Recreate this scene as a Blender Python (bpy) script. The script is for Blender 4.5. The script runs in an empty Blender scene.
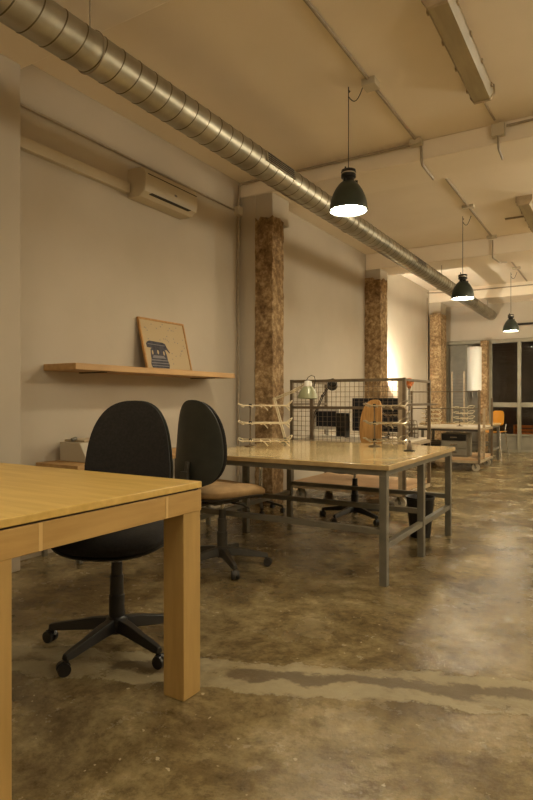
import bpy, bmesh, math, random
from mathutils import Vector, Matrix
random.seed(7)
PI = math.pi
C = bpy.context.scene.collection
H = 1.08          # eye height

# ------------------------------------------------------------------ materials
def srgb(r, g, b):
    f = lambda c: (c/255/12.92) if c/255 <= .04045 else ((c/255+.055)/1.055)**2.4
    return (f(r), f(g), f(b), 1)

def mat(name, col, rough=.6, metal=0, col2=None, scale=8, bump=0, bscale=60, stretch=(1,1,1), detail=5, rrange=None, spec=None, lo=.35, hi=.65, coat=0):
    m = bpy.data.materials.new(name); m.use_nodes = True
    nt = m.node_tree; N = nt.nodes; L = nt.links
    b = N['Principled BSDF']
    b.inputs['Base Color'].default_value = col
    b.inputs['Roughness'].default_value = rough
    b.inputs['Metallic'].default_value = metal
    if spec is not None: b.inputs['Specular IOR Level'].default_value = spec
    if coat: b.inputs['Coat Weight'].default_value = coat; b.inputs['Coat Roughness'].default_value = .15
    tc = N.new('ShaderNodeTexCoord'); mp = N.new('ShaderNodeMapping'); mp.inputs['Scale'].default_value = stretch
    L.new(tc.outputs['Object'], mp.inputs['Vector'])
    if col2 is not None or rrange:
        n = N.new('ShaderNodeTexNoise'); n.inputs['Scale'].default_value = scale; n.inputs['Detail'].default_value = detail
        L.new(mp.outputs[0], n.inputs['Vector'])
        if col2 is not None:
            r = N.new('ShaderNodeValToRGB'); r.color_ramp.elements[0].position = lo; r.color_ramp.elements[1].position = hi
            r.color_ramp.elements[0].color = col; r.color_ramp.elements[1].color = col2
            L.new(n.outputs['Fac'], r.inputs[0]); L.new(r.outputs[0], b.inputs['Base Color'])
        if rrange:
            q = N.new('ShaderNodeMapRange'); q.inputs['From Min'].default_value = .35; q.inputs['From Max'].default_value = .65
            q.inputs['To Min'].default_value, q.inputs['To Max'].default_value = rrange
            L.new(n.outputs['Fac'], q.inputs['Value']); L.new(q.outputs[0], b.inputs['Roughness'])
    if bump:
        n2 = N.new('ShaderNodeTexNoise'); n2.inputs['Scale'].default_value = bscale; n2.inputs['Detail'].default_value = 4
        L.new(mp.outputs[0], n2.inputs['Vector'])
        bp = N.new('ShaderNodeBump'); bp.inputs['Strength'].default_value = bump; bp.inputs['Distance'].default_value = .01
        L.new(n2.outputs['Fac'], bp.inputs['Height']); L.new(bp.outputs[0], b.inputs['Normal'])
    return m

def emit(name, col, s):
    m = bpy.data.materials.new(name); m.use_nodes = True
    b = m.node_tree.nodes['Principled BSDF']
    b.inputs['Base Color'].default_value = (.8,.8,.8,1)
    b.inputs['Emission Color'].default_value = col; b.inputs['Emission Strength'].default_value = s
    return m

M = {}
M['plaster'] = mat('plaster', srgb(178,167,149), .85, col2=srgb(188,177,160), scale=1.3, bump=.12, bscale=9, lo=.3, hi=.7)
M['ceiling'] = mat('ceiling_plaster', srgb(234,221,200), .9, col2=srgb(243,231,213), scale=1.1, bump=.25, bscale=5, lo=.3, hi=.7)
M['trunk'] = mat('white_plastic', srgb(194,182,158), .45, bump=.02)
M['pipe'] = mat('pipe_grey', srgb(150,136,116), .5, .0, col2=srgb(164,150,128), scale=20)
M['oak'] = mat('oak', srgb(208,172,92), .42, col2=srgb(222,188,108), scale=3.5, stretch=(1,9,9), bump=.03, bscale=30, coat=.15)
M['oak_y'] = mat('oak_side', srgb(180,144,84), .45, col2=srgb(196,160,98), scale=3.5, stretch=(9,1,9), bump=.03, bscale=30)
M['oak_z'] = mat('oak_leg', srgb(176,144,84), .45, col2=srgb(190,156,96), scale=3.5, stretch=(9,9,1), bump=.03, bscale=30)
M['oak_light'] = mat('oak_joint', srgb(214,182,122), .5, bump=.02)
M['shelf'] = mat('shelf_wood', srgb(168,130,80), .55, col2=srgb(186,148,96), scale=3, stretch=(9,1,9), bump=.03)
M['frame_wood'] = mat('picture_wood', srgb(168,122,66), .5, col2=srgb(186,142,84), scale=8, stretch=(4,4,4))
M['print_paper'] = mat('print_paper', srgb(176,156,122), .8, bump=.01)
M['paper'] = mat('paper', srgb(214,204,186), .8, bump=.01)
M['ink'] = mat('ink', srgb(52,50,58), .8, col2=srgb(74,72,80), scale=30)
M['ink_grey'] = mat('ink_grey', srgb(120,116,118), .8, bump=.01)
M['black_plastic'] = mat('black_plastic', srgb(26,24,24), .38, col2=srgb(32,29,28), scale=20)
M['grey_plastic'] = mat('dark_grey_plastic', srgb(62,58,52), .45, col2=srgb(70,66,59), scale=20)
M['shell'] = mat('chair_shell', srgb(42,44,38), .55, col2=srgb(50,51,44), scale=14, bump=.03)
M['fabric_black'] = mat('black_fabric', srgb(28,26,26), .95, col2=srgb(38,35,34), scale=90, bump=.2, bscale=400)
M['fabric_tan'] = mat('tan_fabric', srgb(158,128,88), .9, col2=srgb(182,150,106), scale=12, bump=.2, bscale=300)
M['chrome'] = mat('chrome', srgb(200,196,188), .25, 1)
M['steel_paint'] = mat('painted_steel', srgb(112,108,96), .45, .25, col2=srgb(126,121,108), scale=10, bump=.03)
M['tabletop'] = mat('varnished_board', srgb(206,180,126), .16, col2=srgb(218,194,142), scale=2, stretch=(1,3,1), bump=.015, bscale=6, rrange=(.1,.17), coat=.3)
M['table_edge'] = mat('board_edge', srgb(176,150,104), .5, col2=srgb(190,164,118), scale=20)
M['cart_steel'] = mat('cart_steel', srgb(128,112,90), .5, .4, col2=srgb(108,94,76), scale=14, bump=.04)
M['cart_pale'] = mat('cart_pale_steel', srgb(178,160,132), .5, .1, col2=srgb(160,142,114), scale=14, bump=.04)
M['deck'] = mat('deck_board', srgb(184,150,112), .5, col2=srgb(200,168,130), scale=3, stretch=(1,8,8), bump=.03)
M['white_top'] = mat('white_laminate', srgb(226,216,198), .35, bump=.01)
M['wire_white'] = mat('cream_wire', srgb(214,200,168), .4, .1, bump=.01)
M['wire_steel'] = mat('steel_wire', srgb(176,164,140), .3, .7, bump=.01)
M['sage'] = mat('sage_enamel', srgb(132,132,102), .32, .1, bump=.01)
M['dark_metal'] = mat('dark_metal', srgb(44,42,40), .4, .5, bump=.01)
M['lamp_shade'] = mat('lamp_green', srgb(46,54,48), .38, .2, col2=srgb(56,64,56), scale=12)
M['lamp_white'] = mat('lamp_inner_white', srgb(240,236,226), .4, bump=.005)
M['ply'] = mat('plywood', srgb(158,112,58), .4, col2=srgb(192,146,86), scale=5, stretch=(9,9,1), bump=.03, coat=.2)
M['screen'] = mat('screen_dark', srgb(38,40,48), .25, bump=.004)
M['monitor_white'] = mat('monitor_white', srgb(214,208,196), .4, bump=.005)
M['rubber'] = mat('rubber', srgb(52,48,44), .7, bump=.02)
M['wheel_pale'] = mat('wheel_pale', srgb(184,174,154), .5, bump=.02)
M['frame_grey'] = mat('window_grey', srgb(140,134,116), .45, .2, col2=srgb(152,146,128), scale=6, bump=.03)
M['panel_grey'] = mat('panel_grey', srgb(138,132,116), .5, .1, col2=srgb(122,116,102), scale=4, bump=.03)
M['tank'] = mat('white_enamel', srgb(226,226,220), .25, bump=.005)
M['yellow'] = mat('yellow_plastic', srgb(190,128,24), .45, bump=.01)
M['orange'] = mat('orange_plastic', srgb(214,112,30), .45, bump=.01)
M['cream_box'] = mat('cream_plastic', srgb(176,166,146), .55, bump=.02)
M['asphalt'] = mat('asphalt', srgb(58,54,50), .85, col2=srgb(70,66,60), scale=30, bump=.2)
M['shutter'] = mat('shutter_brown', srgb(86,68,56), .7, .1, col2=srgb(98,78,64), scale=5, bump=.05)
M['louver'] = mat('louver_dark', srgb(50,42,34), .7, bump=.02)
M['diffuser'] = emit('lamp_glow', (1, .88, .64, 1), 58)
M['bulb'] = emit('bulb_glow', (1, .78, .48, 1), 60)
M['tube_cover'] = mat('fitting_cover', srgb(150,134,100), .45, col2=srgb(164,148,112), scale=4, stretch=(6,1,1))

def concrete():
    m = bpy.data.materials.new('rough_concrete'); m.use_nodes = True
    nt = m.node_tree; N = nt.nodes; L = nt.links; b = N['Principled BSDF']; b.inputs['Roughness'].default_value = .95
    tc = N.new('ShaderNodeTexCoord')
    n = N.new('ShaderNodeTexNoise'); n.inputs['Scale'].default_value = 17; n.inputs['Detail'].default_value = 10; n.inputs['Roughness'].default_value = .7
    L.new(tc.outputs['Object'], n.inputs['Vector'])
    r = N.new('ShaderNodeValToRGB'); e = r.color_ramp.elements
    e[0].position = .34; e[0].color = srgb(112,88,60); e[1].position = .68; e[1].color = srgb(214,188,148)
    x = e.new(.5); x.color = srgb(160,132,94)
    L.new(n.outputs['Fac'], r.inputs[0])
    v = N.new('ShaderNodeTexNoise'); v.inputs['Scale'].default_value = 3.2; v.inputs['Detail'].default_value = 3
    L.new(tc.outputs['Object'], v.inputs['Vector'])
    mx = N.new('ShaderNodeMix'); mx.data_type = 'RGBA'; mx.blend_type = 'MULTIPLY'; mx.inputs[0].default_value = .6
    r2 = N.new('ShaderNodeValToRGB'); r2.color_ramp.elements[0].position = .4; r2.color_ramp.elements[1].position = .62
    r2.color_ramp.elements[0].color = (.5,.42,.34,1); r2.color_ramp.elements[1].color = (1,1,1,1)
    L.new(v.outputs['Fac'], r2.inputs[0]); L.new(r.outputs[0], mx.inputs[6]); L.new(r2.outputs[0], mx.inputs[7])
    L.new(mx.outputs[2], b.inputs['Base Color'])
    bp = N.new('ShaderNodeBump'); bp.inputs['Strength'].default_value = .9; bp.inputs['Distance'].default_value = .02
    L.new(n.outputs['Fac'], bp.inputs['Height']); L.new(bp.outputs[0], b.inputs['Normal'])
    return m
M['concrete'] = concrete()

def floor_mat():
    m = bpy.data.materials.new('worn_concrete_floor'); m.use_nodes = True
    nt = m.node_tree; N = nt.nodes; L = nt.links; b = N['Principled BSDF']; b.inputs['Specular IOR Level'].default_value = .38
    tc = N.new('ShaderNodeTexCoord'); O = tc.outputs['Object']
    def noise(s, d=6, r=.6, dist=0):
        n = N.new('ShaderNodeTexNoise'); n.inputs['Scale'].default_value = s; n.inputs['Detail'].default_value = d
        n.inputs['Roughness'].default_value = r; n.inputs['Distortion'].default_value = dist
        L.new(O, n.inputs['Vector']); return n.outputs['Fac']
    def ramp(f, stops):
        r = N.new('ShaderNodeValToRGB'); e = r.color_ramp.elements
        e[0].position, e[0].color = stops[0]; e[1].position, e[1].color = stops[-1]
        for p, c in stops[1:-1]: x = e.new(p); x.color = c
        L.new(f, r.inputs[0]); return r.outputs[0]
    def mixc(f, a, c, mode='MIX'):
        x = N.new('ShaderNodeMix'); x.data_type = 'RGBA'; x.blend_type = mode
        if isinstance(f, float): x.inputs[0].default_value = f
        else: L.new(f, x.inputs[0])
        for k, s in ((6, a), (7, c)):
            if isinstance(s, tuple): x.inputs[k].default_value = s
            else: L.new(s, x.inputs[k])
        return x.outputs[2]
    def math_(op, a, c=None, cl=False):
        x = N.new('ShaderNodeMath'); x.operation = op; x.use_clamp = cl
        for k, s in enumerate((a, c)):
            if s is None: continue
            if isinstance(s, (int, float)): x.inputs[k].default_value = s
            else: L.new(s, x.inputs[k])
        return x.outputs[0]
    base = ramp(noise(2.0, 10, .74, .3), [(.3, srgb(78,64,42)), (.44, srgb(112,96,65)), (.55, srgb(146,130,94)), (.70, srgb(186,170,136))])
    fine = ramp(noise(19, 10, .8), [(.34, (.42,.38,.33,1)), (.5, (.92,.92,.92,1)), (.68, (1.2,1.18,1.14,1))])
    c = mixc(.85, base, fine, 'MULTIPLY')
    dark = ramp(noise(.9, 6, .7, .8), [(.56, (0,0,0,1)), (.66, (1,1,1,1))])
    c = mixc(mixc(.5, (0,0,0,1), dark), c, srgb(66,52,36))
    # pale cement repair strip running across the floor
    sep = N.new('ShaderNodeSeparateXYZ'); L.new(O, sep.inputs[0])
    a = math.radians(22)
    # line through (-1.467,1.87) along a; signed distance
    d = math_('SUBTRACT', math_('MULTIPLY', sep.outputs['Y'], math.cos(a)), math_('MULTIPLY', sep.outputs['X'], math.sin(a)))
    d0 = 2.085*math.cos(a) + .85*math.sin(a)
    nz = math_('MULTIPLY', math_('SUBTRACT', noise(2.6, 9, .68), .5), .40)
    d1 = math_('ADD', math_('SUBTRACT', d, d0), nz)
    d = math_('ABSOLUTE', d1)
    s = math_('SUBTRACT', 1.0, math_('MULTIPLY', math_('SUBTRACT', d, .115), 40.0), True)
    core = math_('SUBTRACT', 1.0, math_('MULTIPLY', math_('SUBTRACT', math_('ABSOLUTE', math_('ADD', d1, -.02)), .032), 50.0), True)
    brk = ramp(noise(1.7, 5, .6), [(.44, (0,0,0,1)), (.5, (1,1,1,1))])
    core = math_('MULTIPLY', core, brk)
    s = math_('MULTIPLY', s, ramp(noise(4.2, 8, .7), [(.36, (.25,.25,.25,1)), (.52, (1,1,1,1))]))
    c = mixc(math_('MULTIPLY', s, .8), c, mixc(noise(20, 5), srgb(150,138,108), srgb(176,164,132)))
    c = mixc(math_('MULTIPLY', core, .8), c, srgb(92,76,52))
    # small pale flecks
    fl = ramp(noise(34, 2, .5), [(.71, (0,0,0,1)), (.74, (1,1,1,1))])
    c = mixc(mixc(.6, (0,0,0,1), fl), c, srgb(206,192,160))
    L.new(c, b.inputs['Base Color'])
    rr = N.new('ShaderNodeMapRange'); rr.inputs['From Min'].default_value = .38; rr.inputs['From Max'].default_value = .62
    rr.inputs['To Min'].default_value = .09; rr.inputs['To Max'].default_value = .32
    L.new(noise(3.4, 9, .66), rr.inputs['Value'])
    ro = math_('ADD', rr.outputs[0], math_('MULTIPLY', s, .3))
    L.new(ro, b.inputs['Roughness'])
    bp = N.new('ShaderNodeBump'); bp.inputs['Strength'].default_value = .38; bp.inputs['Distance'].default_value = .012
    L.new(math_('ADD', noise(9, 9, .68), math_('MULTIPLY', s, .4)), bp.inputs['Height']); L.new(bp.outputs[0], b.inputs['Normal'])
    return m
M['floor'] = floor_mat()

def duct_mat():
    m = bpy.data.materials.new('spiral_duct_steel'); m.use_nodes = True
    nt = m.node_tree; N = nt.nodes; L = nt.links; b = N['Principled BSDF']
    b.inputs['Metallic'].default_value = .9; b.inputs['Roughness'].default_value = .40
    tc = N.new('ShaderNodeTexCoord')
    n = N.new('ShaderNodeTexNoise'); n.inputs['Scale'].default_value = 5; n.inputs['Detail'].default_value = 6
    L.new(tc.outputs['Object'], n.inputs['Vector'])
    r = N.new('ShaderNodeValToRGB'); r.color_ramp.elements[0].position = .3; r.color_ramp.elements[1].position = .7
    r.color_ramp.elements[0].color = srgb(140,134,118); r.color_ramp.elements[1].color = srgb(178,172,156)
    L.new(n.outputs['Fac'], r.inputs[0])
    # dirty folded seam of the spiral tube
    sp = N.new('ShaderNodeSeparateXYZ'); L.new(tc.outputs['Object'], sp.inputs[0])
    def mth(op, a, c):
        x = N.new('ShaderNodeMath'); x.operation = op
        for k, q in enumerate((a, c)):
            if isinstance(q, (int, float)): x.inputs[k].default_value = q
            else: L.new(q, x.inputs[k])
        return x.outputs[0]
    yy = mth('SUBTRACT', sp.outputs['Y'], mth('MULTIPLY', sp.outputs['Z'], .125*.25/.103))
    fr_ = mth('FRACT', mth('DIVIDE', mth('ADD', yy, .012), .125), 0)
    line = mth('LESS_THAN', fr_, .055)
    mx = N.new('ShaderNodeMix'); mx.data_type = 'RGBA'; L.new(line, mx.inputs[0]); L.new(r.outputs[0], mx.inputs[6]); mx.inputs[7].default_value = srgb(104,94,74)
    L.new(mx.outputs[2], b.inputs['Base Color'])
    return m
M['duct'] = duct_mat()

def glass_mat():
    m = bpy.data.materials.new('window_glass'); m.use_nodes = True
    b = m.node_tree.nodes['Principled BSDF']
    b.inputs['Base Color'].default_value = (.8,.84,.82,1); b.inputs['Roughness'].default_value = .03
    b.inputs['Transmission Weight'].default_value = 1; b.inputs['IOR'].default_value = 1.45
    return m
M['glass'] = glass_mat()

# ------------------------------------------------------------------ mesh builder
class MB:
    def __init__(s): s.v = []; s.f = []
    def add(s, vs, fs, T=None):
        o = len(s.v)
        for p in vs:
            p = Vector(p)
            s.v.append(T @ p if T is not None else p)
        s.f += [tuple(i+o for i in f) for f in fs]
        return s
    def box(s, x0, x1, y0, y1, z0, z1, T=None):
        vs = [(x,y,z) for z in (z0,z1) for y in (y0,y1) for x in (x0,x1)]
        return s.add(vs, [(0,2,3,1),(4,5,7,6),(0,1,5,4),(1,3,7,5),(3,2,6,7),(2,0,4,6)], T)
    def cyl(s, a, b, r0, r1=None, n=16):
        a, b = Vector(a), Vector(b); r1 = r0 if r1 is None else r1
        d = (b-a).normalized(); u = d.orthogonal().normalized(); w = d.cross(u)
        vs = []
        for p, r in ((a, r0), (b, r1)):
            for i in range(n):
                t = 2*PI*i/n; vs.append(p + (u*math.cos(t) + w*math.sin(t))*r)
        fs = [(i, (i+1)%n, n+(i+1)%n, n+i) for i in range(n)] + [tuple(range(n-1,-1,-1)), tuple(range(n, 2*n))]
        return s.add(vs, fs)
    def tube(s, pts, r, n=8, closed=False):
        pts = [Vector(p) for p in pts]; k = len(pts)
        vs = []; prev = None
        for i, p in enumerate(pts):
            if closed: d = pts[(i+1)%k] - pts[i-1]
            else: d = pts[min(i+1,k-1)] - pts[max(i-1,0)]
            d = d.normalized()
            if prev is None: u = d.orthogonal().normalized()
            else:
                u = prev - d*prev.dot(d)
                u = u.normalized() if u.length > 1e-6 else d.orthogonal().normalized()
            prev = u; w = d.cross(u)
            rr = r[i] if isinstance(r, (list, tuple)) else r
            for j in range(n):
                t = 2*PI*j/n; vs.append(p + (u*math.cos(t) + w*math.sin(t))*rr)
        fs = []
        for i in range(k if closed else k-1):
            a = i*n; b = ((i+1)%k)*n
            for j in range(n): fs.append((a+j, a+(j+1)%n, b+(j+1)%n, b+j))
        if not closed: fs += [tuple(range(n-1,-1,-1)), tuple(range((k-1)*n, k*n))]
        return s.add(vs, fs)
    def bar(s, a, b, w, h, up=(0,0,1)):
        a, b = Vector(a), Vector(b); d = (b-a).normalized(); up = Vector(up)
        if abs(d.dot(up)) > .95: up = Vector((1,0,0))
        u = d.cross(up).normalized(); q = u.cross(d)
        vs = [p + u*sx*w/2 + q*sz*h/2 for p in (a, b) for sx, sz in ((-1,-1),(1,-1),(1,1),(-1,1))]
        return s.add(vs, [(3,2,1,0),(4,5,6,7),(0,1,5,4),(1,2,6,5),(2,3,7,6),(3,0,4,7)])
    def lathe(s, prof, n=32, T=None, cap0=True, cap1=True):
        vs = [(r*math.cos(2*PI*j/n), r*math.sin(2*PI*j/n), z) for r, z in prof for j in range(n)]
        fs = [(i*n+j, i*n+(j+1)%n, (i+1)*n+(j+1)%n, (i+1)*n+j) for i in range(len(prof)-1) for j in range(n)]
        if cap0: fs.append(tuple(range(n-1,-1,-1)))
        if cap1: fs.append(tuple(range((len(prof)-1)*n, len(prof)*n)))
        return s.add(vs, fs, T)
    def prism(s, poly, y0, y1, T=None):        # polygon in x,z extruded along y
        n = len(poly)
        vs = [(x, y0, z) for x, z in poly] + [(x, y1, z) for x, z in poly]
        return s.add(vs, [tuple(range(n)), tuple(range(2*n-1, n-1, -1))] + [(i, n+i, n+(i+1)%n, (i+1)%n) for i in range(n)], T)
    def pad(s, outline, th, curve=lambda x, z: 0, rings=7, dome=.6, T=None, flatback=False):
        # cushion: outline list of (x,z) about 0,0; thickness along y, front +y
        n = len(outline); vs = []; fs = []
        K = [1 - (k/rings)**2 for k in range(rings)]        # scales 1 .. small
        def ring(sc, y):
            i0 = len(vs)
            for x, z in outline: vs.append((x*sc, y + curve(x*sc, z*sc), z*sc))
            return i0
        def prof(sc): return th*.5*((1-dome) + dome*(1 - sc**6)) if sc < 1 else th*.5*(1-dome)
        fr = [ring(sc, prof(sc)) for sc in K]; bk = [ring(sc, -(th*.5*(.8 if flatback else 1) if flatback else prof(sc)) if sc < 1 or not flatback else -th*.5*(1-dome)) for sc in K]
        for R, flip in ((fr, 0), (bk, 1)):
            for a, b in zip(R, R[1:]):
                for i in range(n):
                    q = (a+i, a+(i+1)%n, b+(i+1)%n, b+i)
                    fs.append(q[::-1] if not flip else q)
            c = tuple(R[-1]+i for i in range(n)); fs.append(c[::-1] if not flip else c)
        for i in range(n): fs.append((fr[0]+i, fr[0]+(i+1)%n, bk[0]+(i+1)%n, bk[0]+i))
        return s.add(vs, fs, T)
    def build(s, name, m, parent=None, smooth=40, bevel=0, loc=None):
        me = bpy.data.meshes.new(name); me.from_pydata([tuple(p) for p in s.v], [], s.f)
        bm = bmesh.new(); bm.from_mesh(me); bmesh.ops.recalc_face_normals(bm, faces=bm.faces); bm.to_mesh(me); bm.free()
        me.materials.append(M[m] if isinstance(m, str) else m)
        for p in me.polygons: p.use_smooth = True
        me.set_sharp_from_angle(angle=math.radians(smooth))
        o = bpy.data.objects.new(name, me); C.objects.link(o)
        if parent: o.parent = parent
        if loc: o.location = loc
        if bevel:
            b = o.modifiers.new('Bevel', 'BEVEL'); b.width = bevel; b.segments = 2; b.limit_method = 'ANGLE'; b.angle_limit = math.radians(50)
        return o

def thing(name, label, cat, loc=(0,0,0), rz=0, group=None):
    o = bpy.data.objects.new(name, None); C.objects.link(o); o.empty_display_size = .1
    o.location = loc; o.rotation_euler = (0,0,rz); tag(o, label, cat, group); return o
def tag(o, label, cat, group=None):
    o['label'] = label; o['category'] = cat
    if group: o['group'] = group
    return o
def struct(o, label=None, cat=None):
    o['kind'] = 'structure'
    if label: o['label'] = label; o['category'] = cat
    return o
def dup(root, loc, rz, label, group=None):
    def cp(o, parent):
        c = o.copy(); C.objects.link(c)
        if parent: c.parent = parent
        for ch in [k for k in bpy.data.objects if k.parent == o and k != c]: cp(ch, c)
        return c
    r = cp(root, None); r.location = loc; r.rotation_euler = (0,0,rz); r['label'] = label
    if group: r['group'] = group
    return r
def label(o, t): o['label'] = t; return o

# ------------------------------------------------------------------ setting
XW = -3.45; YB = 13.1; ZC = 3.38; XR = 3.1; YF = -2.6
struct(MB().box(XW-.2, XR+.2, YF-.2, YB+.12, -.1, 0).build('floor', 'floor'), 'worn brown polished concrete floor with pale repair strip', 'floor')
struct(MB().box(XW-.2, XR+.2, YF-.2, YB+.2, ZC, ZC+.15).build('ceiling', 'ceiling'), 'cream plastered ceiling above the workshop', 'ceiling')
struct(MB().box(XW-.2, XW, YF, YB, 0, ZC).build('wall_left', 'plaster'), 'long cream plastered wall on the left', 'wall')
struct(MB().box(XR, XR+.2, YF, YB, 0, ZC).build('wall_right', 'plaster'), 'cream plastered wall on the right', 'wall')
struct(MB().box(XW-.2, XR+.2, YF-.2, YF, 0, ZC).build('wall_front', 'plaster'), 'cream plastered wall behind the viewer', 'wall')
struct(MB().box(XW, XR, YB, YB+.2, 2.36, ZC).build('wall_back', 'plaster'), 'cream plaster above the glazed shopfront', 'wall')

BEAMS = [(-1.9, -1.3, 3.2), (1.82, 2.4, 3.2), (5.15, 5.72, 3.21), (8.72, 9.32, 3.13), (12.3, YB, 3.12)]
names = ['ceiling beam behind the viewer', 'ceiling beam nearest the viewer, above the steel duct', 'ceiling beam just behind the nearest pendant lamp', 'ceiling beam between the second and third pendant lamps', 'ceiling beam against the shopfront wall']
for (a, b, z), nm in zip(BEAMS, names):
    struct(MB().box(XW, XR, a, b, z, ZC).build('ceiling_beam', 'ceiling', bevel=.012), 'cream plastered ' + nm, 'beam')

# plastered pilaster near the viewer
struct(MB().box(XW, -3.24, 1.82, 2.36, 0, 3.2).build('wall_pilaster', 'plaster', bevel=.01), 'plastered pilaster at the far left edge', 'pilaster')
# exposed concrete pillars: irregular surface
def rough_pillar(x0, x1, y0, y1, z1, lab):
    bm = bmesh.new()
    nz = 60; ring = []
    # perimeter points subdivided
    per = []
    def seg(a, b, n):
        for i in range(n): per.append((a[0]+(b[0]-a[0])*i/n, a[1]+(b[1]-a[1])*i/n))
    seg((x0,y0),(x1,y0),6); seg((x1,y0),(x1,y1),6); seg((x1,y1),(x0,y1),3); seg((x0,y1),(x0,y0),3)
    rnd = random.Random(int(y0*100))
    cx, cy = (x0+x1)/2, (y0+y1)/2
    mb = MB(); n = len(per)
    for k in range(nz+1):
        z = z1*k/nz
        for i, (x, y) in enumerate(per):
            j = rnd.uniform(-.006, .006); e = rnd.uniform(-.005, .005)
            zz = z + (rnd.uniform(-.035, .02) if k == nz else 0)
            mb.v.append(Vector((x + j, y + e, max(0, zz))))
    for k in range(nz):
        for i in range(n): mb.f.append((k*n+i, k*n+(i+1)%n, (k+1)*n+(i+1)%n, (k+1)*n+i))
    mb.f.append(tuple(range(nz*n, nz*n+n))); mb.f.append(tuple(range(n-1,-1,-1)))
    return struct(mb.build('concrete_pillar', 'concrete', smooth=25), lab, 'pillar')
rough_pillar(-3.25, -3.04, 5.14, 5.37, 2.96, 'rough brown bare concrete pillar nearest the viewer, behind the steel table')
rough_pillar(-3.45, -3.19, 8.69, 9.0, 2.98, 'bare concrete pillar behind the black panels, second of the row')
rough_pillar(-3.40, -3.17, 12.18, 12.62, 2.86, 'pale bare concrete pillar beside the shopfront frame')
struct(MB().box(XW, -3.25, 5.15, 5.5, 0, 3.21).box(-3.25, -3.045, 5.15, 5.5, 2.93, 3.21).build('wall_pilaster', 'plaster', bevel=.008), 'plaster strip and capital around the first concrete pillar', 'pilaster')
struct(MB().box(XW, -3.2, 8.72, 9.05, 2.95, 3.13).build('wall_pilaster', 'plaster', bevel=.008), 'plaster capital above the second concrete pillar', 'pilaster')
struct(MB().box(XW, -3.2, 12.3, 12.7, 2.83, 3.12).build('wall_pilaster', 'plaster', bevel=.008), 'plaster capital above the third concrete pillar', 'pilaster')

# shopfront
def P(px, py, z=None, x=None, y=None):
    """point on the ray through a pixel, at a known world height, x or y"""
    t = math.atan(354/585); F = Vector((-math.sin(t), math.cos(t), 0)); R = Vector((math.cos(t), math.sin(t), 0))
    d = F + R*((px-266.5)/585) + Vector((0,0,(400-py)/585))
    if z is not None: k = (z-H)/d.z
    elif x is not None: k = x/d.x
    else: k = y/d.y
    return Vector((0,0,H)) + d*k
w = bpy.data.objects.new('window_1', None); C.objects.link(w); struct(w, 'grey metal framed glazed shopfront at the far end', 'window')
w.location = (0, YB, 0)
xl = -3.3
def X(px): return P(px, 400, y=YB).x
x490, x519 = X(490.5), X(519.5)
fr = MB()
fr.box(xl, XR-.05, -.05, .05, 2.28, 2.36)
posts = [xl+.03, x490, x519] + [x519 + 1.02*k for k in range(1, 4)]
for px_ in posts: fr.box(px_-.035, px_+.035, -.05, .05, 0, 2.28)
fr.box(XW, xl, -.04, .06, 0, 2.36)
fr.box(x490, XR-.05, -.04, .04, .93, 1.03); fr.box(x490, XR-.05, -.04, .04, .33, .37); fr.box(xl, XR-.05, -.04, .04, 0, .05)
fr.build('window_frame', 'frame_grey', w, bevel=.005)
ps = posts + [XR-.05]
for i in range(1, len(ps)-1):
    a, b = ps[i]+.035, ps[i+1]-.035
    MB().box(a, b, -.02, .02, .05, .33).build('kick_panel', 'panel_grey', w, bevel=.004)
    MB().box(a, b, -.004, .004, .37, .93).build('lower_pane', 'glass', w)
    MB().box(a, b, -.004, .004, 1.03, 2.28).build('upper_pane', 'glass', w)
# left bay: grey panel
MB().box(ps[0]+.035, ps[1]-.035, 0, .04, .05, 2.28).build('side_panel', 'panel_grey', w, bevel=.004)
MB().box(ps[0]+.40, ps[0]+.44, -.03, .0, .05, 2.28).build('side_rail', 'frame_grey', w, bevel=.004)

# pier and things outside
struct(MB().box(X(483), X(489.5), YB-.28, YB-.06, 0, 2.33).build('brick_pier', 'concrete', bevel=.01), 'narrow brown bare pier in front of the shopfront', 'pier')
struct(MB().box(-8, 8, YB+.12, YB+9, -.12, -.02).build('street_ground', 'asphalt'), 'dark street surface outside', 'ground')
sh = MB(); 
for k in range(36): sh.box(-5, 5, YB+1.35, YB+1.40, .95+k*.06, .95+k*.06+.052)
sh.box(-5, 5, YB+1.40, YB+1.45, .9, 3.2)
struct(sh.build('street_shutter', 'shutter'), 'brown roller shutter seen through the upper panes', 'shutter')
struct(MB().box(-8, 8, YB+5, YB+5.2, -.1, 4).build('street_wall', 'shutter'), 'dark wall across the street', 'wall')

# ------------------------------------------------------------------ steel duct
XD, ZD, RD = -2.33, 2.865, .103
y0, y1 = .25, 13.0
t = thing('spiral_duct', 'long round galvanised steel ventilation duct running below the ceiling beams', 'duct', (XD, y0, ZD))
mb = MB(); n = 40; prof = []; y = 0; pitch = .125
L_ = y1-y0
while y < L_:
    for dy, dr in ((0,0),(pitch-.010,0),(pitch-.007,.0022),(pitch-.003,.0022)):
        prof.append((RD+dr, y+dy))
    y += pitch
prof.append((RD, L_))
T = Matrix.Rotation(-PI/2, 4, 'X') 
vs = []; 
for i, (r, yy) in enumerate(prof):
    for j in range(n):
        a = 2*PI*j/n
        vs.append((r*math.cos(a), yy + pitch*.25*math.sin(a)*(1 if 1 < i < len(prof)-5 else 0), r*math.sin(a)))
mb.add(vs, [(i*n+j, i*n+(j+1)%n, (i+1)*n+(j+1)%n, (i+1)*n+j) for i in range(len(prof)-1) for j in range(n)] + [tuple(range(n-1,-1,-1)), tuple(range((len(prof)-1)*n, len(prof)*n))])
mb.build('duct_tube', 'duct', t, smooth=30)
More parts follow.
